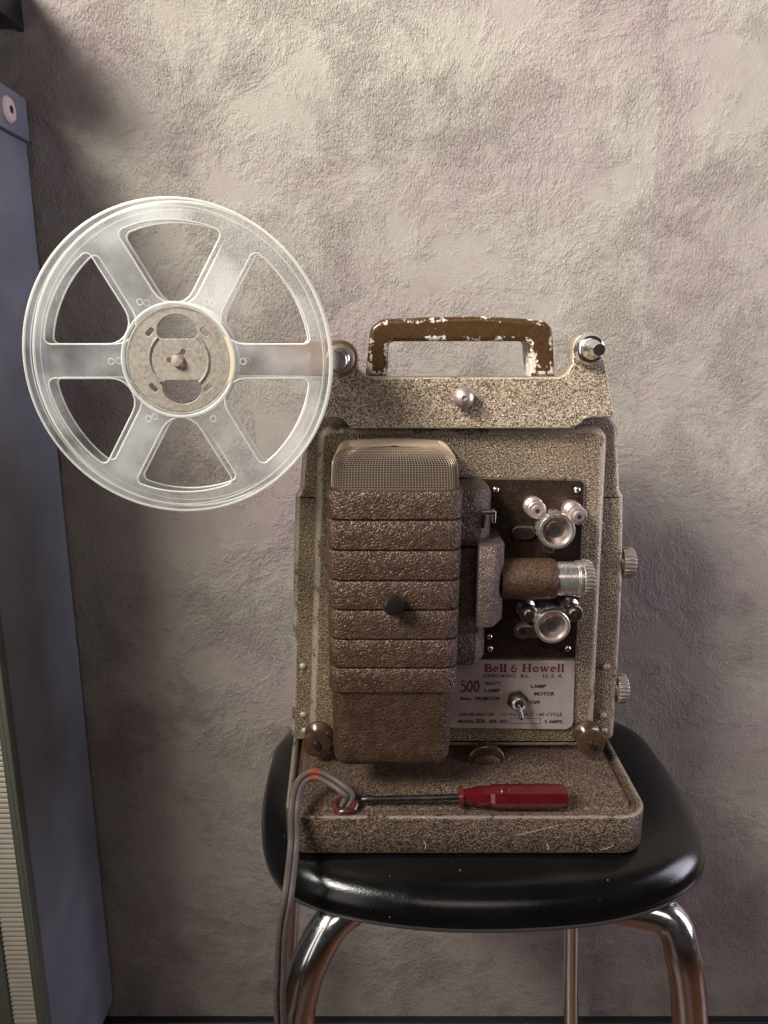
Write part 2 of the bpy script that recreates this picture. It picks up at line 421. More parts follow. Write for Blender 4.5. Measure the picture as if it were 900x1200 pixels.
def floor_mat():
    m, nt, p = mat('varnished_floorboards'); co = coords(nt, (1, .06, 1))
    g = noise(nt, co, 90, 5, .6, .6)
    br = N(nt, 'ShaderNodeTexBrick'); br.inputs['Scale'].default_value = 1; br.inputs['Brick Width'].default_value = 1.2; br.inputs['Row Height'].default_value = .09
    br.inputs['Mortar Size'].default_value = .002; br.inputs['Color1'].default_value = (.8, .8, .8, 1); br.inputs['Color2'].default_value = (1, 1, 1, 1); br.inputs['Mortar'].default_value = (.1, .1, .1, 1)
    nt.links.new(coords(nt, None, (0, 0, math.pi / 2)), br.inputs['Vector'])
    nt.links.new(mixc(nt, 1, ramp(nt, g, [(.3, (.095, .040, .020)), (.7, (.165, .072, .036))]), br.outputs['Color'], 'MULTIPLY'), p.inputs['Base Color'])
    p.inputs['Roughness'].default_value = .32; return m
M['floor'] = floor_mat()
M['skirting'] = plain('black_skirting', (.012, .011, .012), .4)
M['vinyl'] = plain('black_vinyl', (.0035, .0033, .0035), .19, 0, .25, 35, .25, 900, .06, .42)
def dusty(m, dust, scale, th, amount):
    nt = m.node_tree; p = nt.nodes['Principled BSDF']; co = coords(nt); src = p.inputs['Base Color'].links[0].from_socket
    spots = math_(nt, 'GREATER_THAN', noise(nt, co, scale, 1, .4), th); low = noise(nt, co, 18, 3, .5)
    scr = math_(nt, 'GREATER_THAN', noise(nt, coords(nt, (1, .05, 1), (0, 0, .6)), scale * 1.3, 2, .5), th)
    f = math_(nt, 'MULTIPLY', math_(nt, 'ADD', spots, math_(nt, 'MULTIPLY', scr, .4)), math_(nt, 'MULTIPLY', low, amount))
    nt.links.new(mixc(nt, math_(nt, 'MINIMUM', f, 1.0), src, dust), p.inputs['Base Color'])
dusty(M['vinyl'], (.30, .28, .26), 420, .80, 1.2)
M['welt'] = plain('vinyl_welt', (.03, .03, .03), .2)
M['cab_blue'] = plain('blue_grey_metal', (.20, .21, .255), .42, .1, .14, 20, .06, 800)
M['cab_green'] = plain('olive_grey_frame', (.12, .125, .10), .45)
M['cab_rib'] = plain('tan_ribbed_shutter', (.42, .37, .30), .45, 0, .1, 40)
M['shelf'] = plain('dark_shelf', (.030, .020, .018), .4)
M['shelf_edge'] = plain('black_shelf_edge', (.008, .010, .011), .35)
M['cord'] = plain('grey_brown_cord', (.080, .060, .054), .58, 0, .2, 200, .15, 900)
M['copper'] = plain('reddish_tape', (.26, .070, .045), .35, .3, .3, 300)
M['red'] = plain('red_lacquer', (.085, .004, .006), .22, .15, .15, 60, coat=.4)
M['blade'] = plain('screwdriver_steel', (.06, .055, .055), .32, .85, .3, 150)
M['grommet'] = plain('oxblood_rubber', (.06, .013, .011), .22, 0, .25, 200, coat=.3)
M['felt'] = plain('yellowed_label', (.62, .52, .36), .5)

# ------------------------------------------------------------------ setting
YW = 66.0
bm = B(); loft(bm, [[(-170, YW, -77.5), (190, YW, -77.5), (190, YW, 150), (-170, YW, 150)], [(-170, YW + 6, -77.5), (190, YW + 6, -77.5), (190, YW + 6, 150), (-170, YW + 6, 150)]])
wall = obj('wall', bm, M['wall'], None, 0)
wall['label'] = 'mottled grey beige plaster wallpapered wall behind the projector'; wall['category'] = 'wall'
bm = B(); loft(bm, [[(-170, -180, -78), (190, -180, -78), (190, YW, -78), (-170, YW, -78)], [(-170, -180, -77), (190, -180, -77), (190, YW, -77), (-170, YW, -77)]])
structure(obj('floor', bm, M['floor'], None, 0))
bm = B(); box(bm, -170, 190, YW - .9, YW - .02, -76.98, -71.7, .2)
sk = obj('skirting_board', bm, M['skirting'])
sk['label'] = 'low black skirting board along the foot of the wall'; sk['category'] = 'skirting board'

# tall cabinet on the left
cab = thing('shutter_cabinet', 'tall blue grey metal cabinet with a tan ribbed shutter at the left edge', 'cabinet', (-45, 59, -77))
bm = B(); box(bm, -70, -29, 53.0, 65.4, -69.0, 15.4, .15); obj('side_panel', bm, M['cab_blue'], cab)
bm = B(); box(bm, -70.2, -28.75, 52.6, 65.5, 15.5, 18.7, .12); obj('top_cap', bm, M['cab_blue'], cab)
bm = B(); box(bm, -69, -31.0, 54, 64, -77, -69.1, .1); obj('plinth', bm, M['skirting'], cab)
bm = B(); box(bm, -30.0, -29.12, 52.3, 52.95, -69.0, 15.2, .12); obj('front_frame', bm, M['cab_green'], cab)
bm = B(); prof = []
z = -68.8; zs = []
while z < 15: zs.append(z); z += .47
bx0, bx1 = -32.1, -30.05
rings = []
for z in zs:
    for a, dz in ((0, 0), (.14, .05), (.20, .16), (.18, .29), (.10, .40)):
        rings.append((52.75 - a, z + dz))
vl = [bm.verts.new(W(bx0, y, z)) for y, z in rings]; vr = [bm.verts.new(W(bx1, y, z)) for y, z in rings]
for i in range(len(rings) - 1): bm.faces.new((vl[i], vr[i], vr[i + 1], vl[i + 1]))
ex = [bm.verts.new(W(x, 52.97, z)) for x, z in ((bx0, zs[0]), (bx1, zs[0]), (bx1, rings[-1][1]), (bx0, rings[-1][1]))]
bm.faces.new(ex); bm.faces.new([ex[0]] + vl + [ex[3]]); bm.faces.new([ex[1]] + vr + [ex[2]])
obj('shutter', bm, M['cab_rib'], cab)
bm = B(); box(bm, -69, -32.15, 52.4, 52.96, -69.0, 15.2, .12); obj('door_panel', bm, M['cab_green'], cab)
bm = B(); lathe(bm, (-28.75, 61.9, 16.9), 'X', [(.95, 0), (.95, .25), (.8, .42), (.45, .45)], 32); lk = obj('lock', bm, plain('pale_lock', (.62, .50, .50), .35), cab)
bm = B(); lathe(bm, (-28.3, 61.9, 16.9), 'X', [(.28, -.02), (.28, .02), (.2, .03)], 24); obj('keyhole', bm, M['dark_metal'], lk)
sh = thing('wall_shelf', 'dark board shelf fixed high on the wall above the cabinet', 'shelf', (-45, 60, 24))
bm = B(); box(bm, -75, -29.1, 54.0, 65.95, 23.8, 25.6, .06); obj('board', bm, M['shelf'], sh)
bm = B(); box(bm, -29.05, -28.5, 53.9, 65.95, 23.6, 27.2, .06); obj('edge_strip', bm, M['shelf_edge'], sh)

# ------------------------------------------------------------------ stool
st = thing('stool', 'black vinyl stool with curved chrome legs under the projector', 'stool', (5, 50, -77))
out_px = [(337, 855), (320, 888), (311, 925), (308, 960), (311, 995), (322, 1024), (345, 1047), (400, 1067), (480, 1080), (560, 1084), (650, 1081),
          (722, 1072), (778, 1055), (812, 1033), (825, 1009), (821, 982), (800, 940), (775, 903), (748, 871)]
ZS = -35.2
op = [UZ(x, y, ZS) for x, y in out_px]
op = op[1:] + [(19.6, 63.2), (16.6, 64.6), (7, 65.2), (-3.0, 65.0), (-7.4, 63.6)]
loop = [ (p.x, p.y) for p in catmull([(x, y, 0) for x, y in op] + [(op[0][0], op[0][1], 0)], 5)][:-1]
bm = B(); rr = []
prof = [(3.5, -35.9), (.5, -35.9), (.12, -35.75), (0, -35.45), (.02, -35.05), (.12, -34.6), (.36, -34.1), (.85, -33.68), (1.6, -33.4), (2.8, -33.2), (4.6, -33.07)]
for d, z in prof: rr.append([(x, y, z) for x, y in inset(loop, d)])
loft(bm, rr); obj('seat', bm, M['vinyl'], st, 50)
bm = B(); tube(bm, [(x, y, -35.62) for x, y in inset(loop, -.01)], .11, 8, True); obj('piping', bm, M['welt'], st)
def leg(path, r, sg=20):
    bm = B(); tube(bm, catmull(path, 8), r, sg); lo = obj('leg', bm, M['chrome'], st)
    e = path[-1]
    bm = B(); lathe(bm, (e[0], e[1], -76.98), 'Z', [(r + .1, 0), (r + .2, .3), (r + .2, 1.6), (r + .05, 1.9)], 24); obj('rubber_foot', bm, M['black_knob'], lo)
def fl(px, py, Y): x, z = UY(px, py, Y); return (x, Y, z)
leg([(1.2, 45.0, -37.2), (-1.8, 43.0, -37.3), fl(388, 1082, 41.8), fl(364, 1125, 41), fl(352, 1165, 40.9), fl(348, 1205, 40.9), (-6.2, 40.9, -60), (-6.9, 40.9, -76.2)], 1.24)
leg([(12.5, 45.0, -37.2), (15.2, 43.0, -37.3), fl(780, 1074, 41.8), fl(798, 1115, 41), fl(805, 1155, 40.9), fl(809, 1205, 40.9), (23.0, 40.9, -60), (24.2, 40.9, -76.2)], 1.18)
leg([(1, 58, -36.8), (-3.5, 60.5, -36.9), (-7.2, 61, -38.6), (-7.9, 61, -42), (-8.8, 61.1, -52), (-9.6, 61.3, -64), (-10.3, 61.5, -76.2)], .82)
leg([(9, 58, -36.8), (13.5, 60.5, -36.9), (16.9, 61, -38.6), (17.5, 61, -42), (18.05, 61.1, -52), (18.7, 61.3, -64), (19.5, 61.5, -76.2)], .74)
bm = B(); tube(bm, catmull([(1.0, 45, -36.7), (1.2, 50, -36.6), (1.0, 58, -36.7)], 6), .7, 12); tube(bm, catmull([(12.5, 45, -36.7), (11, 50, -36.6), (9, 58, -36.7)], 6), .7, 12); obj('seat_frame', bm, M['dark_metal'], st)

# ------------------------------------------------------------------ projector
pj = thing('film_projector', 'vintage brown film projector with hammered paint standing on the stool', 'projector', (5, 50, -33))
def pl(pts, Y): return [UY(x, y, Y) for x, y in pts]
# base
ZB0, ZB1 = -33.02, -30.25
bx = [(-6.45, 42.3), (17.35, 42.3), (17.4, 54.0), (-7.15, 54.0)]
bo = fillet(bx, [1.6, 1.9, 1.0, 1.0], 8)
bm = B(); slab(bm, bo, ZB0, ZB1 - .35, .02, 2, .25)
# rim, groove and inner deck in one skin
r1 = []
for d, z in ((0, ZB1 - .36), (0, ZB1 - .12), (.04, ZB1 - .03), (.12, ZB1), (.32, ZB1), (.42, ZB1 - .05), (.46, ZB1 - .45), (.86, ZB1 - .45), (.90, ZB1 - .10), (.98, ZB1 - .02), (1.15, ZB1 + .02)):
    # the groove runs along the sides only: at the front the deck meets the rim
    ring = []
    for (x, y) in inset(bo, d):
        front = max(0, min(1, (44.6 - y) / 1.2))
        zz = z if z > ZB1 - .2 or d < .4 else z + (ZB1 - .03 - z) * front
        ring.append((x, y, zz))
    r1.append(ring)
loft(bm, r1, False, True, [0, .3, 1, 1, .2, 0, 0, 0, 0, 0, 0])  # raised values paint a highlight line on the rim edge
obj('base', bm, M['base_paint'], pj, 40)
# back case
YC = 50.0
left = [(341, 868), (342, 780), (344, 660), (346, 581), (351, 574), (356, 500), (366, 484)]
right = [(716, 484), (724, 500), (727, 574), (731, 581), (730, 680), (725, 780), (719, 868)]
case = fillet(pl(left + right, 51.2), [.5, 0, 0, .2, .2, 0, .8, .8, 0, .2, .2, 0, 0, .5], 4)
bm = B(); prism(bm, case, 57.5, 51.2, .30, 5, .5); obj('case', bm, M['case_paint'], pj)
panel = fillet(pl([(362, 876), (372, 500), (713, 500), (695, 876)], YC), [.4, 1.0, 1.0, .4], 8)
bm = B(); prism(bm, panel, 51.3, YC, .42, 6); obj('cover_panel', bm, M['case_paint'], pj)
# top plate with two lugs
lugL = UY(398, 420, 49.2); lugR = UY(689, 409, 49.2)
rl = PX(19, 49.2, 0)
tp_px = [(371, 487), (379, 421)]
tp = pl([(371, 489), (373, 470)], 49.2)
tp += circ(lugL[0], lugL[1], rl, 12, math.radians(185), math.radians(0))
tp += pl([(421, 432), (427, 439), (436, 442), (655, 442), (664, 437), (670, 426)], 49.2)
tp += circ(lugR[0], lugR[1], rl * 1.0, 12, math.radians(185), math.radians(-20))
tp += pl([(719, 485), (716, 489), (693, 489), (685, 491), (678, 497), (670, 502), (412, 502), (407, 497), (402, 491), (395, 489)], 49.2)
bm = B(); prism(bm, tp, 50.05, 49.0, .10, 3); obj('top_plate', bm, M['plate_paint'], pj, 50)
bm = B(); prism(bm, fillet(pl([(380, 478), (380, 446), (710, 446), (708, 478)], 50), .4, 3), 56, 50.2, .1, 3); obj('top_bridge', bm, M['case_paint'], pj)
# knurled button in the middle of the plate
k0 = UY(542, 465, 49.0)
bm = B(); lathe(bm, (k0[0], 49.0, k0[1]), 'Y', [(.42, 0), (.42, .30), (.70, .34), (.73, .5), (.62, .85), (.40, 1.05), (.16, 1.12), (.14, 1.02)], 40, {2: (1, .02), 3: (1, .03)})
obj('plate_button', bm, M['satin'], pj)
# carrying handle
hp = fillet(pl([(428, 441), (434, 384), (447, 374), (500, 371.5), (560, 370.5), (612, 373), (640, 376), (648, 386), (651, 441), (622, 441), (619, 400), (456, 400), (454, 441)], 50.4),
            [0, .8, .8, 0, 0, 0, .8, .8, 0, 0, .35, .35, 0], 5)
bm = B(); prism(bm, hp, 53.0, 50.4, .30, 5, .3); obj('carrying_handle', bm, M['handle'], pj)
# left lug: rings and slotted pivot screw
c = (lugL[0], 49.0, lugL[1])
bm = B(); lathe(bm, c, 'Y', [(.98, 0), (.98, .5), (.86, .62), (.82, 1.0), (.76, 1.06)], 40)
pv = obj('arm_pivot', bm, M['case_paint'], pj)
bm = B(); lathe(bm, (c[0] + .1, c[1], c[2]), 'Y', [(.60, 1.0), (.60, 4.15), (.54, 4.22), (.02, 4.22)], 32); sc = obj('pivot_screw', bm, M['steel'], pv)
# reel arm runs from the pivot to the reel hub
hubc = UY(208, 422, 44.9); AY = 45.9
ax0 = UY(207, 423, 42.9); ax1 = UY(399, 420, AY)
arm = circ(ax0[0], ax0[1], .85, 14, math.radians(90), math.radians(270)) + circ(ax1[0], ax1[1], PX(21, AY, 0), 16, math.radians(-90), math.radians(90))
bm = B(); prism(bm, arm, AY + .55, AY, .08, 3)
lathe(bm, (ax1[0], AY, ax1[1]), 'Y', [(.98, -3.2), (.98, -.5)], 30)
ra = obj('reel_arm', bm, plain('tan_arm', (.20, .115, .065), .45, .2, .12, 120, .15, 600), pj)
bm = B(); lathe(bm, (ax1[0], AY, ax1[1]), 'Y', [(.86, -.1), (.86, .12), (.80, .18), (.62, .19), (.60, .10)], 40); obj('washer', bm, M['hub'], ra)
bm = B(); s_ = .09
lathe(bm, (ax1[0], AY, ax1[1]), 'Y', [(.56, .05), (.56, .26), (.50, .33), (.02, .35)], 36); sw = obj('screw', bm, M['chrome'], ra)
bm = B(); a = math.radians(-42); dx, dz = math.cos(a), math.sin(a); L = .53; t = .07
q = [(ax1[0] + dx * L * s + -dz * t * u, ax1[1] + dz * L * s + dx * t * u) for s, u in ((-1, -1), (1, -1), (1, 1), (-1, 1))]
prism(bm, q, AY - .3, AY - .362, 0); obj('slot', bm, M['felt'], sw)
# spindle through the reel
bm = B(); lathe(bm, (ax0[0], AY, ax0[1]), 'Y', [(.85, -.05), (.85, .4), (.36, .45), (.36, 2.5), (.34, 3.0), (.28, 3.1), (.02, 3.12)], 32); obj('spindle', bm, M['satin'], ra)
# right lug: feed spindle pointing at the viewer
c = (lugR[0], 49.0, lugR[1] - .02)
bm = B(); lathe(bm, c, 'Y', [(.95, -2.2), (.98, -2.1), (.98, -1.1), (.9, -1.0), (.9, 0), (1.0, .0), (1.02, .25), (.98, .45), (.86, .62), (.84, .64), (.74, .72), (.66, .74), (.60, 1.05), (.46, 1.25), (.42, 1.35), (.42, 2.3), (.36, 2.42)], 44)
fs = obj('feed_spindle', bm, M['chrome'], pj)
bm = B(); lathe(bm, (c[0], 49 - 2.425, c[2]), 'Y', [(.27, -.3), (.27, .01), (.02, .012)], 24); obj('spindle_bore', bm, M['dark_metal'], fs)

# lamp house --------------------------------------------------------------
YF = 44.0
def plan_ring(xl, xr, yf, yb, r, n=8):
    """closed plan loop: rounded at the front corners"""
    pts = [(xr, yb), (xr, yf + r)]
    for k in range(1, n + 1):
        a = math.pi / 2 * k / n; pts.append((xr - r + r * math.cos(a), yf + r - r * math.sin(a)))
    for k in range(0, n + 1):
        a = math.pi / 2 * k / n; pts.append((xl + r - r * math.sin(a), yf + r - r * math.cos(a)))
    pts.append((xl, yb)); return pts
def zpx(py, Y=YF): return UY(450, py, Y)[1]
xl_t, xr_t = UY(383.5, 576, YF + .9)[0], UY(542, 576, YF + .9)[0]
xl_b, xr_b = UY(386, 812, YF + .9)[0], UY(534, 812, YF + .9)[0]
def xlr(z):
    t = (z - zpx(576)) / (zpx(812) - zpx(576)); return xl_t + (xl_b - xl_t) * t, xr_t + (xr_b - xr_t) * t
bm = B(); ys = [574.5, 609, 644.5, 680, 714.5, 749, 782.5, 812]
rings = []
for i in range(7):
    zt, zb = zpx(ys[i]), zpx(ys[i + 1])
    g = .10
    for z, d in ((zt - .0, .20), (zt - g, .20), (zt - g - .01, .05), (zt - g - .05, .01), (zt - g - .12, -.02), ((zt + zb) / 2, -.02), (zb + .15, -.01), (zb + .04, .0), (zb + .005, .06)):
        xl, xr = xlr(z); rings.append([(x, y, z) for x, y in plan_ring(xl + d, xr - d, YF + d, 50.1, 1.0)])
# lower body, set back under the last band
for z, d in ((zpx(812) - .002, .16), (zpx(812) - .05, .17), (zpx(880), .17), (zpx(893), .22), (zpx(899), .36), (zpx(901), .7)):
    xl, xr = xlr(zpx(812)); k = (z - zpx(812)) / (zpx(896) - zpx(812))
    rings.append([(x, y, z) for x, y in plan_ring(xl + d, xr - d - .16 * k, YF + d, 50.1, 1.05)])
loft(bm, rings)
lh = obj('lamp_house', bm, M['lamp_paint'], pj, 50)
# vent grille: wire dome over a dark hollow
zt0 = zpx(575); zt1 = zpx(526, 46.2)
def dome_ring(t, off=0):
    xl, xr = xlr(zt0)
    if t < .5: fz = t / .5 * .58; ins = .22 + .12 * t; dy_ = .15 * t
    else:
        a = (t - .5) / .5 * math.radians(87); fz = .58 + .42 * math.sin(a); ins = .28 + (1 - math.cos(a)) * 1.0; dy_ = .075 + (1 - math.cos(a)) * 2.3
    z = zt0 + (zt1 - zt0) * fz - off
    yf = YF + .2 + dy_
    return plan_ring(xl + ins + off, xr - ins - off, yf + off, 49.95, 1.0 + .2 * t, 7), z
def resample(pts, n):
    d = [0]
    for a, b in zip(pts, pts[1:]): d.append(d[-1] + math.dist(a, b))
    out = []; j = 0
    for k in range(n + 1):
        s = d[-1] * k / n
        while j < len(d) - 2 and d[j + 1] < s: j += 1
        f = (s - d[j]) / max(1e-9, d[j + 1] - d[j])
        out.append((pts[j][0] + (pts[j + 1][0] - pts[j][0]) * f, pts[j][1] + (pts[j + 1][1] - pts[j][1]) * f))
    return out
NC, NR = 104, 26
bm = B(); g = []
for j in range(NR + 1):
    ring, z = dome_ring(j / NR)
    g.append([bm.verts.new(W(x, y, z + .002 * j)) for x, y in resample(ring, NC)])
for j in range(NR):
    for i in range(NC): bm.faces.new((g[j][i], g[j][i + 1], g[j + 1][i + 1], g[j + 1][i]))
# top closed by a wire grid too: strips from front to back
top = g[-1]
half = NC // 2; rows = []; ND = 9
for i in range(half - 3):
    f_, b_ = top[i].co.copy(), top[NC - i].co.copy(); row = [top[i]]
    for k in range(1, ND): v = bm.verts.new(f_.lerp(b_, k / ND) + Vector((0, 0, .0012 * math.sin(math.pi * k / ND)))); row.append(v)
    row.append(top[NC - i]); rows.append(row)
for ra_, rb_ in zip(rows, rows[1:]):
    for k in range(ND): bm.faces.new((ra_[k], ra_[k + 1], rb_[k + 1], rb_[k]))
gr = obj('vent_grille', bm, M['wire'], lh, 0)
md = gr.modifiers.new('wires', 'WIREFRAME'); md.thickness = .00033; md.use_even_offset = False; md.use_boundary = True
bm = B(); rings = []
for j in range(9):
    ring, z = dome_ring(j / 8, .07); rings.append([(x, y, z) for x, y in ring])
loft(bm, rings); obj('grille_shade', bm, plain('hollow_shade_black', (.012, .008, .006), .8), gr)  # near-black solid paints in the shade inside the grille
kc = UY(461, 704, YF)
bm = B(); lathe(bm, (kc[0], YF, kc[1]), 'Y', [(.35, -.1), (.35, .35), (.60, .40), (.66, .55), (.66, .95), (.60, 1.06), (.45, 1.12), (.02, 1.14)], 40, {3: (1, .02), 4: (1, .02)}); obj('knob', bm, M['black_knob'], lh)

# film gate housing right of the lamp house
def gate(name, px0, px1, py0, py1, Yf, Yb, ch, rt=.3, m='side_paint', b=.12):
    zt = UY(px1, py0, Yf)[1]; zb = UY(px1, py1, Yf)[1]; x0 = UY(px0, py0, Yf)[0]; x1 = UY(px1, py0, Yf + ch * .6)[0]
    ring = lambda d: [(x0 + 0, Yb), (x1 - d, Yb), (x1 - d, Yf + ch), (x1 - ch * .55 - d, Yf + d), (x0, Yf + d)]
    bm = B(); rr = []
    for z, d in ((zb, b), (zb + b * .3, b * .3), (zb + b, 0), (zt - rt, 0), (zt - rt * .3, rt * .3), (zt, rt)):
        rr.append([(x, y, z) for x, y in fillet(ring(d), [0, 0, .15, .15, 0], 4)])
    loft(bm, rr); return obj(name, bm, M[m], pj, 40)
gate('gate_housing', 528, 577, 573, 641, 46.4, 50.1, 1.3, .45)
gate('gate_core', 528, 569, 641.5, 742, 46.9, 50.05, .5, .05)
gate('gate_foot', 528, 569, 742.5, 783, 46.6, 50.1, 1.3, .05, b=.5)
gate('gate_door', 562, 593, 641, 736, 45.0, 49.9, 1.5, .25)
lx, lz = UY(571, 605, 46.6)
bm = B(); box(bm, lx - .35, lx + .50, 46.3, 46.5, lz + .15, lz + .38, .03); box(bm, lx + .30, lx + .52, 46.3, 47.0, lz - .4, lz + .40, .04); obj('latch', bm, M['steel'], pj)
bm = B(); box(bm, lx - .42, lx - .18, 46.35, 46.6, lz - .75, lz + .40, .04); obj('latch_slot', bm, M['void'], pj)

# mechanism plate (dark) with its screws
mp_ = fillet(pl([(530, 559), (686, 562), (675, 772), (530, 772)], 49.8), [0, .5, 0, 0], 5)
bm = B(); prism(bm, mp_, 50.02, 49.75, .08, 3); obj('mechanism_plate', bm, M['dark_paint'], pj)
for sx, sy in ((581, 574), (676, 574), (574, 760), (573, 746), (665, 760)):
    x, z = UY(sx, sy, 49.75); bm = B(); ball(bm, (x, 49.72, z), .24, .6); obj('screw', bm, M['steel'], pj)
x0_, z0_ = UY(613, 624, 49.6)
bm = B(); prism(bm, circ(x0_ - .35, z0_, .48, 14, math.pi / 2, 3 * math.pi / 2) + circ(x0_ + .35, z0_, .48, 14, -math.pi / 2, math.pi / 2), 49.8, 49.45, .1, 3); obj('oval_boss', bm, M['dark_paint'], pj)

def sprocket(px, py, r_px, Yf=47.4):
    x, z = UY(px, py, Yf); r = PX(r_px, Yf, z)
    h = 49.8 - Yf; o_ = (x, 49.8, z)
    bm = B(); lathe(bm, o_, 'Y', [(r * .8, 0), (r * .8, h * .45), (r * 1.02, h * .46), (r * 1.02, h * .60), (r * .86, h * .61), (r * .86, h * .78), (r, h * .80), (r, h * .97), (r * .95, h), (r * .84, h), (r * .79, h * .96), (r * .76, h * .86)], 72, {2: (2, .09), 3: (2, .09)}, False)
    s = obj('sprocket', bm, M['satin_rim'], pj)
    bm = B(); lathe(bm, o_, 'Y', [(r * .77, h * .86), (r * .44, h * .80), (r * .42, h * .84), (r * .27, h * .85)], 48, None, False); obj('sprocket_face', bm, M['rose_steel'], s)
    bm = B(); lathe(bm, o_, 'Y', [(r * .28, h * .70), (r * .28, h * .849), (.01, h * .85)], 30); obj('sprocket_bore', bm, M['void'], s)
sprocket(653, 623, 21.5, 47.3); sprocket(648, 735, 20.5, 47.3)
def roller(px, py, r_px, Yf, mt='steel'):
    x, z = UY(px, py, Yf); h = 49.8 - Yf; o_ = (x, 49.8, z); r = PX(r_px, Yf, z)
    bm = B(); lathe(bm, o_, 'Y', [(r, 0), (r * 1.05, .12), (r * 1.05, h * .30), (r * .62, h * .42), (r * .60, h * .55), (r * 1.0, h * .70), (r * 1.0, h * .84), (r * .85, h * .9), (r * .55, h * .9), (r * .52, h), (r * .26, h)], 40, None)
    s = obj('guide_roller', bm, M[mt], pj)
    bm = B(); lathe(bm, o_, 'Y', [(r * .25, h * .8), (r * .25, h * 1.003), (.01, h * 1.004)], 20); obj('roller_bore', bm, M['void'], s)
roller(630, 599, 11.2, 47.9, 'satin'); roller(679, 606, 11.2, 47.3, 'satin'); roller(621, 722, 11, 47.6); roller(674, 721, 11, 47.4)
# small arm at the lower sprocket
ax, az = UY(613, 740, 48.2); bx_, bz_ = UY(640, 741, 48.2)
bm = B(); prism(bm, circ(ax, az, .42, 14, math.pi / 2, 3 * math.pi / 2) + circ(bx_, bz_, .42, 10, -math.pi / 2, math.pi / 2), 48.5, 48.2, .05, 2); lathe(bm, (ax, 49.8, az), 'Y', [(.30, 0), (.30, 1.5), (.62, 1.2), (.62, 1.45), (.3, 1.5)], 24)
la = obj('loop_arm', bm, M['rose_steel'], pj)
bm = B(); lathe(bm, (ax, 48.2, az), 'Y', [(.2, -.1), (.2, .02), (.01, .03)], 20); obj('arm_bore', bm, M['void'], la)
bm = B(); x, z = UY(642, 642, 48.6); box(bm, x - .4, x + .4, 48.4, 49.7, z - .35, z + .4, .05); obj('stop_block', bm, M['dark_metal'], pj)

# lens lies along the panel, pointing right
LY = 47.2
x0 = UY(585, 677, LY)[0]; lz = UY(620, 678, LY)[1]
def lxp(px): return UY(px, 677, LY - 1.0)[0] - x0
bm = B(); lathe(bm, (x0, LY, lz), 'X', [(1.38, 0), (1.38, lxp(643)), (1.36, lxp(650)), (1.28, lxp(654)), (1.16, lxp(654.3))], 56); ln = obj('lens_barrel', bm, M['barrel_paint'], pj)
bm = B(); pr = [(1.14, lxp(653)), (1.14, lxp(663)), (1.10, lxp(663.4)), (1.14, lxp(664)), (1.14, lxp(669)), (1.10, lxp(669.4)), (1.14, lxp(670)), (1.14, lxp(675)), (1.10, lxp(675.4)), (1.14, lxp(676)), (1.14, lxp(679)), (1.20, lxp(679.4))]
lathe(bm, (x0, LY, lz), 'X', pr + [(1.2, lxp(681))], 56); obj('lens_tube', bm, M['satin_rim'], ln)
bm = B(); lathe(bm, (x0, LY, lz), 'X', [(1.16, lxp(680.6)), (1.23, lxp(681)), (1.23, lxp(684)), (1.14, lxp(684.4)), (1.14, lxp(686)), (1.27, lxp(686.6)), (1.27, lxp(695)), (1.2, lxp(697)), (1.0, lxp(697.6)), (.95, lxp(694))], 120, {5: (2, .07), 6: (2, .07)}); obj('focus_ring', bm, M['satin_rim'], ln)
bm = B(); lathe(bm, (x0, LY, lz), 'X', [(.95, lxp(692)), (.95, lxp(694.2)), (.5, lxp(695)), (.01, lxp(695.3))], 40); obj('lens_glass', bm, plain('lens_glass', (.01, .01, .014), .04, 0, coat=1), ln)

# nameplate with its lettering
YN = 49.72
bm = B(); prism(bm, fillet(pl([(520, 773.5), (673.5, 775.5), (671.5, 855), (520, 853)], YN), [0, .05, .62, 0], 6), 50.02, YN, .03, 2)
npl = obj('nameplate', bm, M['sheet'], pj)
YT = YN - .012
def txt(s, x0, x1, yb, yt, m='ink', bold=.035, shear=0): lettering(s, x0, x1, yb, yt, YT, M[m], npl, bold, shear)
txt('CHICAGO,  ILL.', 567, 621, 793.8, 789.8, 'ink', .02, .1); txt('U. S. A.', 636, 660, 794, 790, 'ink', .02, .1)
txt('WATT', 568, 587, 803, 799.2); txt('LAMP', 568, 586, 811, 807.2)
txt('8mm', 539, 552, 820.2, 816.8, 'ink', .04); txt('PROJECTOR', 557, 586, 820.2, 816.6, 'ink', .045)
txt('LAMP', 622, 640, 806.2, 802.2); txt('MOTOR', 626, 650, 815, 811); txt('OFF', 621, 633, 825.2, 821.2)
txt('FOR USE ONLY ON', 538, 579, 838.8, 835.6, 'ink', .035, .35); txt('-  115 VOLTS', 581, 611, 839, 835.4, 'ink', .02, .1); txt('A.C. - 60 CYCLE', 614, 659, 839, 835.2, 'ink', .02, .15)
txt('MODEL', 537, 556, 847.2, 843.6); txt('253R', 557, 569, 847, 842.8, 'ink', .05); txt('SER. NO.', 573, 596, 847.2, 843.6); txt('5 AMPS.', 638, 660, 847.4, 843.8)
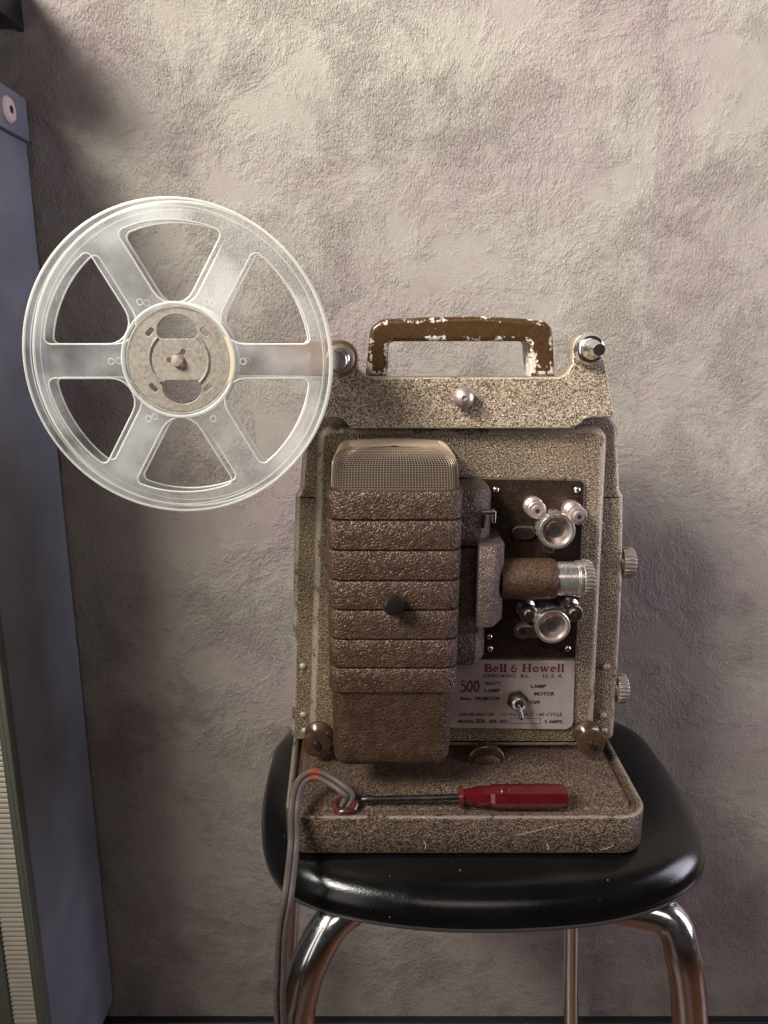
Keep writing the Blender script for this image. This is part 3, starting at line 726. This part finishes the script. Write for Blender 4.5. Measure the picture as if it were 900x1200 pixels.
def serif_word(word, x0, x1, yb, yt, m, name='lettering'):
    """slab-serif letters drawn with a broad pen: each glyph is strokes on a 0..1 high grid"""
    def arc(cx, cy, rx, ry, a0, a1, n=12): return [(cx + rx * math.cos(math.radians(a0 + (a1 - a0) * k / n)), cy + ry * math.sin(math.radians(a0 + (a1 - a0) * k / n))) for k in range(n + 1)]
    T, t = .20, .085
    G = {
     'B': (.84, [([(.22, 0), (.22, 1)], T), ([(.02, .04), (.45, .04)], t), ([(.02, .96), (.45, .96)], t), ([(.22, .52), (.45, .52)], t), (arc(.42, .74, .22, .215, 90, -90), .15), (arc(.44, .28, .28, .235, 90, -90), .17)]),
     'e': (.66, [(arc(.32, .33, .22, .27, 0, 300), .15), ([(.12, .35), (.55, .35)], t)]),
     'l': (.38, [([(.18, 0), (.18, 1)], T), ([(.02, .04), (.36, .04)], t), ([(.04, .96), (.18, .96)], t)]),
     '&': (.80, [(arc(.34, .70, .17, .15, 20, 270), .13), (arc(.34, .27, .22, .24, 110, 380), .16), ([(.34, .52), (.50, .52)], .09), ([(.42, .42), (.68, .42)], t)]),
     'H': (1.05, [([(.22, 0), (.22, 1)], T), ([(.78, 0), (.78, 1)], T), ([(.03, .04), (.42, .04)], t), ([(.03, .96), (.42, .96)], t), ([(.58, .04), (.97, .04)], t), ([(.58, .96), (.97, .96)], t), ([(.22, .5), (.78, .5)], t)]),
     'o': (.68, [(arc(.32, .33, .22, .28, 0, 360, 20), .15)]),
     'w': (1.02, [([(.14, .63), (.32, .03)], .17), ([(.32, .03), (.48, .6)], .08), ([(.48, .63), (.66, .03)], .17), ([(.66, .03), (.84, .6)], .08), ([(.02, .63), (.30, .63)], t), ([(.38, .63), (.58, .63)], t), ([(.72, .63), (.94, .63)], t)]),
     '5': (.62, [([(.14, .95), (.52, .95)], .13), ([(.14, .95), (.12, .55)], .09), (arc(.28, .33, .24, .29, 125, -150), .15)]),
     '0': (.66, [(arc(.31, .5, .21, .46, 0, 360, 22), .14)]), ' ': (.30, [])}
    W0 = sum(G[c][0] for c in word); X0, Z0 = UY(x0, yb, YT); X1, _ = UY(x1, yb, YT); _, Z1 = UY(x0, yt, YT)
    sx = (X1 - X0) / W0; sz = Z1 - Z0; cx = 0; bm = B(); lift = 0
    for ch in word:
        for pts, wd in G[ch][1]:
            lift += 1; y = YT - .0012 * (lift % 7)
            P = [Vector((X0 + (cx + px) * sx, Z0 + pz * sz)) for px, pz in pts]; hw = wd * .5 * (sx + sz) * .5
            L_ = []; R_ = []
            for i, p in enumerate(P):
                d = (P[min(i + 1, len(P) - 1)] - P[max(i - 1, 0)]).normalized(); n_ = Vector((-d.y, d.x)) * hw
                L_.append(bm.verts.new(W(p.x + n_.x, y, p.y + n_.y))); R_.append(bm.verts.new(W(p.x - n_.x, y, p.y - n_.y)))
            for i in range(len(P) - 1): bm.faces.new((L_[i], L_[i + 1], R_[i + 1], R_[i]))
        cx += G[ch][0]
    return obj(name, bm, M[m], npl, 0)
serif_word('Bell & Howell', 567, 661.5, 787.5, 778, 'red_ink')
serif_word('500', 539.5, 562.5, 811, 797.5, 'red_ink')
x0n, z0n = UY(597.5, 848, YT); x1n, z1n = UY(634, 841.5, YT)
o_r = [(x0n, z0n), (x1n, z0n), (x1n, z1n), (x0n, z1n)]
plate('serial_box', [o_r, inset(o_r, .03)], YT - .002, .02, M['ink'], npl, .001)
# toggle switch
tx, tz = UY(606, 820, YN)
bm = B(); prism(bm, [(tx + .78 * math.cos(math.radians(a)), tz + .78 * math.sin(math.radians(a))) for a in range(15, 375, 60)], YN, YN - .35, .08, 2); tg = obj('toggle_switch', bm, M['dark_metal'], pj)
bm = B(); lathe(bm, (tx, YN - .35, tz), 'Y', [(.52, 0), (.52, .45), (.42, .5), (.30, .42)], 36); obj('collar', bm, M['steel'], tg)
bm = B(); lathe(bm, (tx, YN - .75, tz), 'Y', [(.31, 0), (.31, .06), (.01, .07)], 24); obj('throat', bm, M['void'], tg)
bm = B(); tube(bm, [(tx, YN - .7, tz - .05), (tx + .03, YN - 1.1, tz - .35), (tx + .06, YN - 1.5, tz - .70), (tx + .07, YN - 1.56, tz - .76)], [.13, .17, .21, .12], 20); obj('lever', bm, M['chrome'], tg)

# knurled knobs on the right flank
for (px0, px1, pyc, rpx) in ((731, 745, 662, 18.5), (724.5, 736.5, 810.5, 18)):
    xa, zc = UY(px0 - 3, pyc, 51.6); xb = UY(px1, pyc, 51.6)[0]; r = PX(rpx, 51.6, zc); w_ = xb - xa
    bm = B(); lathe(bm, (xa, 52.2, zc), 'X', [(r * .6, -.3), (r * .6, w_ * .15), (r * .97, w_ * .16), (r, w_ * .25), (r, w_ * .82), (r * .93, w_ * .95), (r * .8, w_)], 96, {2: (2, .06), 3: (2, .07), 4: (2, .07)})
    obj('side_knob', bm, plain('knob_metal', (.40, .34, .30), .35, .7), pj)
# spool-shaped buffers at the lower corners
for px, py, dx in ((373, 862, 0), (688, 861, 0)):
    x, z = UY(px, py, 49.6)
    bm = B(); lathe(bm, (x, 51, z), 'Y', [(.45, 0), (.45, .8), (.98, 1.05), (1.02, 1.15), (.98, 1.3), (.6, 1.55), (.42, 1.9), (.5, 2.1), (.98, 2.35), (1.05, 2.5), (1.0, 2.65), (.55, 2.8), (.2, 2.74)], 44)
    bf = obj('buffer', bm, M['bakelite'], pj)
    bm = B(); lathe(bm, (x, 51, z), 'Y', [(.30, 2.6), (.30, 2.9), (.22, 3.02), (.02, 3.06)], 24); obj('bolt', bm, M['black_knob'], bf)
for px, py in ((355, 781), (355.5, 838), (357, 857), (710.5, 782), (707, 839), (708, 857)):
    x, z = UY(px, py, 51.15); bm = B(); ball(bm, (x, 51.18, z), .27, .6); obj('rivet', bm, M['hub'], pj)
# thumb catch on the base
x, y_ = UZ(573, 905, ZB1)
bm = B(); rings = []
for k in range(9):
    a = math.pi / 2 * k / 8
    rr_ = 1.42 * math.cos(a); rings.append([(x + rr_ * math.cos(q), y_ + 1.55 + (1.55 * math.cos(a)) * math.sin(q) * (1 if math.sin(q) > 0 else .18), ZB1 + 1.22 * math.sin(a)) for q in [2 * math.pi * i / 36 for i in range(36)]])
rings[-1] = [(x + .03 * math.cos(2 * math.pi * i / 36), y_ + 1.55 + .03 * math.sin(2 * math.pi * i / 36), ZB1 + 1.22) for i in range(36)]
loft(bm, rings); tc = obj('thumb_catch', bm, M['bakelite'], pj, 50)
bm = B(); rings = []
for k in range(7):
    a = math.pi / 2 * k / 6
    rings.append([(x + 1.02 * math.cos(a) * math.cos(q), y_ + 1.30 + .35 * math.cos(a) * math.sin(q), ZB1 + .02 + .60 * math.sin(a)) for q in [2 * math.pi * i / 30 for i in range(30)]])
loft(bm, rings); obj('catch_face', bm, M['barrel_paint'], tc, 50)
# small dimple studs on the deck
for px, py in ((371, 943), (372, 903)):
    x, y_ = UZ(px, py, ZB1); bm = B(); lathe(bm, (x, y_, ZB1), 'Z', [(.42, -.02), (.36, .08), (.2, .14), (.02, .15)], 20); obj('stud', bm, M['base_paint'], pj)
# grommet where the cord leaves the deck
gx, gy = UZ(405, 944, -29.95)
bm = B(); pts = []
for k in range(40):
    q = 2 * math.pi * k / 40
    pts.append((gx + (.66 + .05 * math.sin(3 * q)) * math.cos(q), gy + (.55 + .05 * math.cos(2 * q)) * math.sin(q), ZB1 + .30 + .16 * math.sin(q + .6) + .05 * math.sin(3 * q)))
tube(bm, pts, .25, 12, True); obj('grommet', bm, M['grommet'], pj)
bm = B(); lathe(bm, (gx, gy, ZB1), 'Z', [(.5, -.1), (.5, .12), (.1, .16)], 24); obj('cord_hole', bm, M['void'], pj)
# scars in the paint of the base front and deck
def scar(pts, m, wd=.03, Y=42.285):
    P = [Vector(UY(x, y, Y)) for x, y in pts]; bm = B(); L_ = []; R_ = []
    for i, p in enumerate(P):
        d = (P[min(i + 1, len(P) - 1)] - P[max(i - 1, 0)]).normalized(); n_ = Vector((-d.y, d.x)) * wd * (.4 + .6 * math.sin(math.pi * (i + .5) / len(P)))
        L_.append((p.x + n_.x, p.y + n_.y)); R_.append((p.x - n_.x, p.y - n_.y))
    prism(bm, L_ + R_[::-1], Y + .02, Y - .004, 0); obj('paint_scar', bm, m, pj, 0)
pale = plain('bared_primer', (.36, .29, .235), .5)
scar([(604, 979), (618, 976), (634, 972), (655, 967)], pale, .018)
scar([(641, 989), (643, 993), (642, 996)], pale, .05)
scar([(497, 986), (499, 991), (498, 995)], pale, .035)
scar([(704, 996), (712, 994), (719, 991)], pale, .018)
scar([(713, 968), (722, 966), (733, 967)], plain('green_smear', (.10, .13, .055), .5), .05)

# ------------------------------------------------------------------ power cord (two strands)
def cz(px, py, Z): x, y = UZ(px, py, Z); return Vector((x, y, Z))
pathc = [Vector((gx - .1, gy, -30.1)), Vector((gx + .25, gy + .1, -29.35)), cz(402, 925, -28.9), cz(388, 915, -28.6), cz(373, 908, -28.3), Vector((*UZ(362, 909, -28.3), -28.3)), Vector((*UZ(351, 919, -28.6), -28.6))]
def vy(px, py, Y): x, z = UY(px, py, Y); return Vector((x, Y, z))
pathc += [vy(345, 945, 42.0), vy(344, 990, 41.0), vy(338, 1045, 38.4), vy(331, 1090, 37.9), vy(329, 1140, 37.9), vy(329, 1205, 38), Vector((-6.2, 38.2, -60)), Vector((-5.2, 37.0, -74)), Vector((-2, 34, -76.6)), Vector((8, 30, -76.75))]
cp = catmull(pathc, 10)
bm = B(); strands = []
for s in (-1, 1):
    pts = []
    for i, p in enumerate(cp):
        f = i / len(cp); tw = .25 * math.sin(f * 9)
        t = (cp[min(i + 1, len(cp) - 1)] - cp[max(i - 1, 0)]).normalized()
        side = t.cross(Vector((0, -1, .35))).normalized()
        side = (side * math.cos(tw) + t.cross(side) * math.sin(tw))
        pts.append(p + side * (s * .195))
    tube(bm, pts, .195, 12); strands.append(pts)
cd = obj('power_cord', bm, M['cord'], None, 60)
cd['label'] = 'grey brown two strand power cord looping over the left edge of the projector base'; cd['category'] = 'power cord'
for st_ in strands:                                             # reddish worn stretch at the top of the loop
    bm = B(); tube(bm, st_[39:51], [.197, .203, .208, .204, .209, .206, .210, .205, .208, .204, .202, .197], 12); tie = obj('worn_sleeve', bm, M['copper'], None, 50); tie.parent = cd

# ------------------------------------------------------------------ screwdriver
sd = thing('screwdriver', 'screwdriver with a faceted red handle lying on the projector base', 'screwdriver', (5, 43, ZB1))
RH = .80; hz = ZB1 + .06 + RH; hy = 43.3
xs0 = (540 - 450) / 870 * (hy * CT - hz * ST); xs1 = (665 - 450) / 870 * (hy * CT - hz * ST)
Lh = xs1 - xs0
bm = B(); lathe(bm, (xs0, hy, hz), 'X', [(RH * .35, -.05), (RH * .72, 0), (RH * .74, .12), (RH * .60, .22), (RH * .62, .4), (RH * .86, 1.3), (RH * .84, 1.9), (RH, 2.15), (RH, Lh - .4), (RH * .9, Lh - .12), (RH * .55, Lh)], 8)
obj('handle', bm, M['red'], sd, 20)
bm = B(); lathe(bm, (xs0, hy, hz), 'X', [(RH * .62, -.16), (RH * .80, -.12), (RH * .80, .10), (RH * .62, .14)], 32); obj('ferrule', bm, plain('red_ferrule', (.16, .03, .025), .25, .5), sd)
x_t = (424 - 450) / 870 * (43.0 * CT + 29.8 * ST)
bm = B(); tube(bm, [(xs0 + .2, hy, hz), (xs0 - 2.0, hy + .02, hz - .12), (x_t + .9, hy + .1, ZB1 + .62), (x_t + .4, hy + .1, ZB1 + .60), (x_t, hy + .1, ZB1 + .58)], [.20, .20, .19, .26, .16], 20); obj('shaft', bm, M['blade'], sd)

# ------------------------------------------------------------------ film reel
RY = 43.0
rc = UY(207.5, 423.5, RY); R = 8.70
rl_ = thing('film_reel', 'large clear plastic six spoke film reel mounted left of the projector', 'film reel', (rc[0], RY, rc[1]))
hw = .98; ro = R * .868; fr = 1.05
def opening(k):
    """opening between two spokes whose centre lines are 60 degrees apart"""
    m_ = math.radians(90 + 60 * k); a1, a0 = m_ + math.radians(30), m_ - math.radians(30)
    ax_ = lambda a: Vector((math.cos(a), math.sin(a))); nx = lambda a: Vector((-math.sin(a), math.cos(a)))
    so = math.sqrt(ro ** 2 - hw ** 2)
    tip = ax_(m_) * (hw / math.sin(math.radians(30)))
    p0 = ax_(a0) * so + nx(a0) * hw; p1 = ax_(a1) * so - nx(a1) * hw
    b0 = math.atan2(p0.y, p0.x); b1 = math.atan2(p1.y, p1.x)
    if b1 < b0: b1 += 2 * math.pi
    n = 22; arc_ = [(ro * math.cos(b0 + (b1 - b0) * i / n), ro * math.sin(b0 + (b1 - b0) * i / n)) for i in range(n + 1)]
    # round the two outer corners by dropping the arc ends and filleting
    pts = [tuple(tip)] + [arc_[0]] + arc_[3:-3] + [arc_[-1]]
    rad = [1.25] + [.42] + [0] * (len(arc_) - 6) + [.42]
    return [(x + rc[0], z + rc[1]) for x, z in fillet(pts, rad, 7)]
ops = [opening(k) for k in range(6)]
outer = circ(rc[0], rc[1], R, 128)
HR = 3.05
cent = circ(rc[0] + .06, rc[1] + .04, HR - .10, 64)
plate('front_flange', [outer] + ops + [cent], RY, .16, M['clear'], rl_, .05)
plate('rear_flange', [outer] + ops + [cent], RY + 1.25, .16, M['clear'], rl_, .05)
for yy, groove in ((RY + .08, .03), (RY + 1.33, .018)):
    bm = B()
    for lp, rad in [(outer, .075), (circ(rc[0], rc[1], R * .955, 128), groove), (circ(rc[0] + .06, rc[1] + .04, HR + .12, 96), .10)] + [(inset(o_, -.03), .048) for o_ in ops]:
        tube(bm, [(x, yy, z) for x, z in lp], rad, 8, True)
    for k in range(6):
        a = math.radians(60 * k); q = (rc[0] + 3.75 * math.cos(a), rc[1] + 3.75 * math.sin(a))
        tube(bm, [(x, yy - .07, z) for x, z in circ(q[0], q[1], .17, 16)], .022, 6, True)
    obj('flange_bead', bm, M['edge'], rl_, 60)
hc = (rc[0] + .08, rc[1] + .07)
bm = B(); lathe(bm, (hc[0], RY + 1.25, hc[1]), 'Y', [(3.02, 0), (3.02, 1.1)], 96, None, False); lathe(bm, (hc[0], RY + 1.25, hc[1]), 'Y', [(2.94, 0), (2.94, 1.1)], 96, None, False); obj('core', bm, M['edge'], rl_, 60)
def oval(cx, cz, w_, up):
    # D-shaped cutout: flat side to the middle
    pts = [(cx - w_, cz - .12 * up)] + [(cx + w_ * math.cos(math.radians(a)), cz + up * .98 * max(0, math.sin(math.radians(a)))) for a in range(165, 14, -15)] + [(cx + w_, cz - .12 * up), (cx + w_ * .82, cz - .36 * up), (cx - w_ * .82, cz - .36 * up)]
    return fillet(pts, .1, 3)
holes = [oval(hc[0] - .02, hc[1] + 1.55, 1.14, 1), oval(hc[0] + .08, hc[1] - 1.50, 1.14, -1)]
for a, off in ((45, 0), (135, 0), (225, 0), (315, 0)):
    a = math.radians(a); cx_, cz_ = hc[0] + 2.2 * math.cos(a), hc[1] + 2.2 * math.sin(a)
    t = Vector((-math.cos(a * 1), -math.sin(a))) if False else Vector((-math.sin(a), math.cos(a))); n_ = Vector((t.y, -t.x))
    holes.append(fillet([tuple(Vector((cx_, cz_)) + t * (.26 * s) + n_ * (.13 * u)) for s, u in ((-1, -1), (1, -1), (1, 1), (-1, 1))], .08, 3))
# centre hole with three keyways
ctr = []
for k in range(3):
    a = math.radians(60 + 120 * k)
    for da, r_ in ((-58, .36), (-40, .36), (-24, .36), (-9, .68), (9, .68), (24, .36), (40, .36)): ctr.append((hc[0] + r_ * math.cos(a + math.radians(da)), hc[1] + r_ * math.sin(a + math.radians(da))))
hd = plate('hub_disc', [circ(hc[0], hc[1], 2.92, 96)] + holes + [ctr], RY + .12, .12, M['hub'], rl_, .03)
for a0, a1 in ((-48, 48), (132, 228)):
    bm = B(); tube(bm, [(hc[0] + 1.68 * math.cos(math.radians(a0 + (a1 - a0) * k / 24)), RY + .13, hc[1] + 1.68 * math.sin(math.radians(a0 + (a1 - a0) * k / 24))) for k in range(25)], .10, 10)
    obj('pressed_ridge', bm, M['hub'], hd, 60)
bm = B(); fl_ = circ(hc[0] , hc[1], 2.95, 40, math.radians(-28), math.radians(28)); f2 = circ(hc[0], hc[1], 3.15, 40, math.radians(20), math.radians(-20))
prism(bm, fl_ + f2, RY + .02, RY - .015, 0); obj('glue_stain', bm, M['felt'], hd)
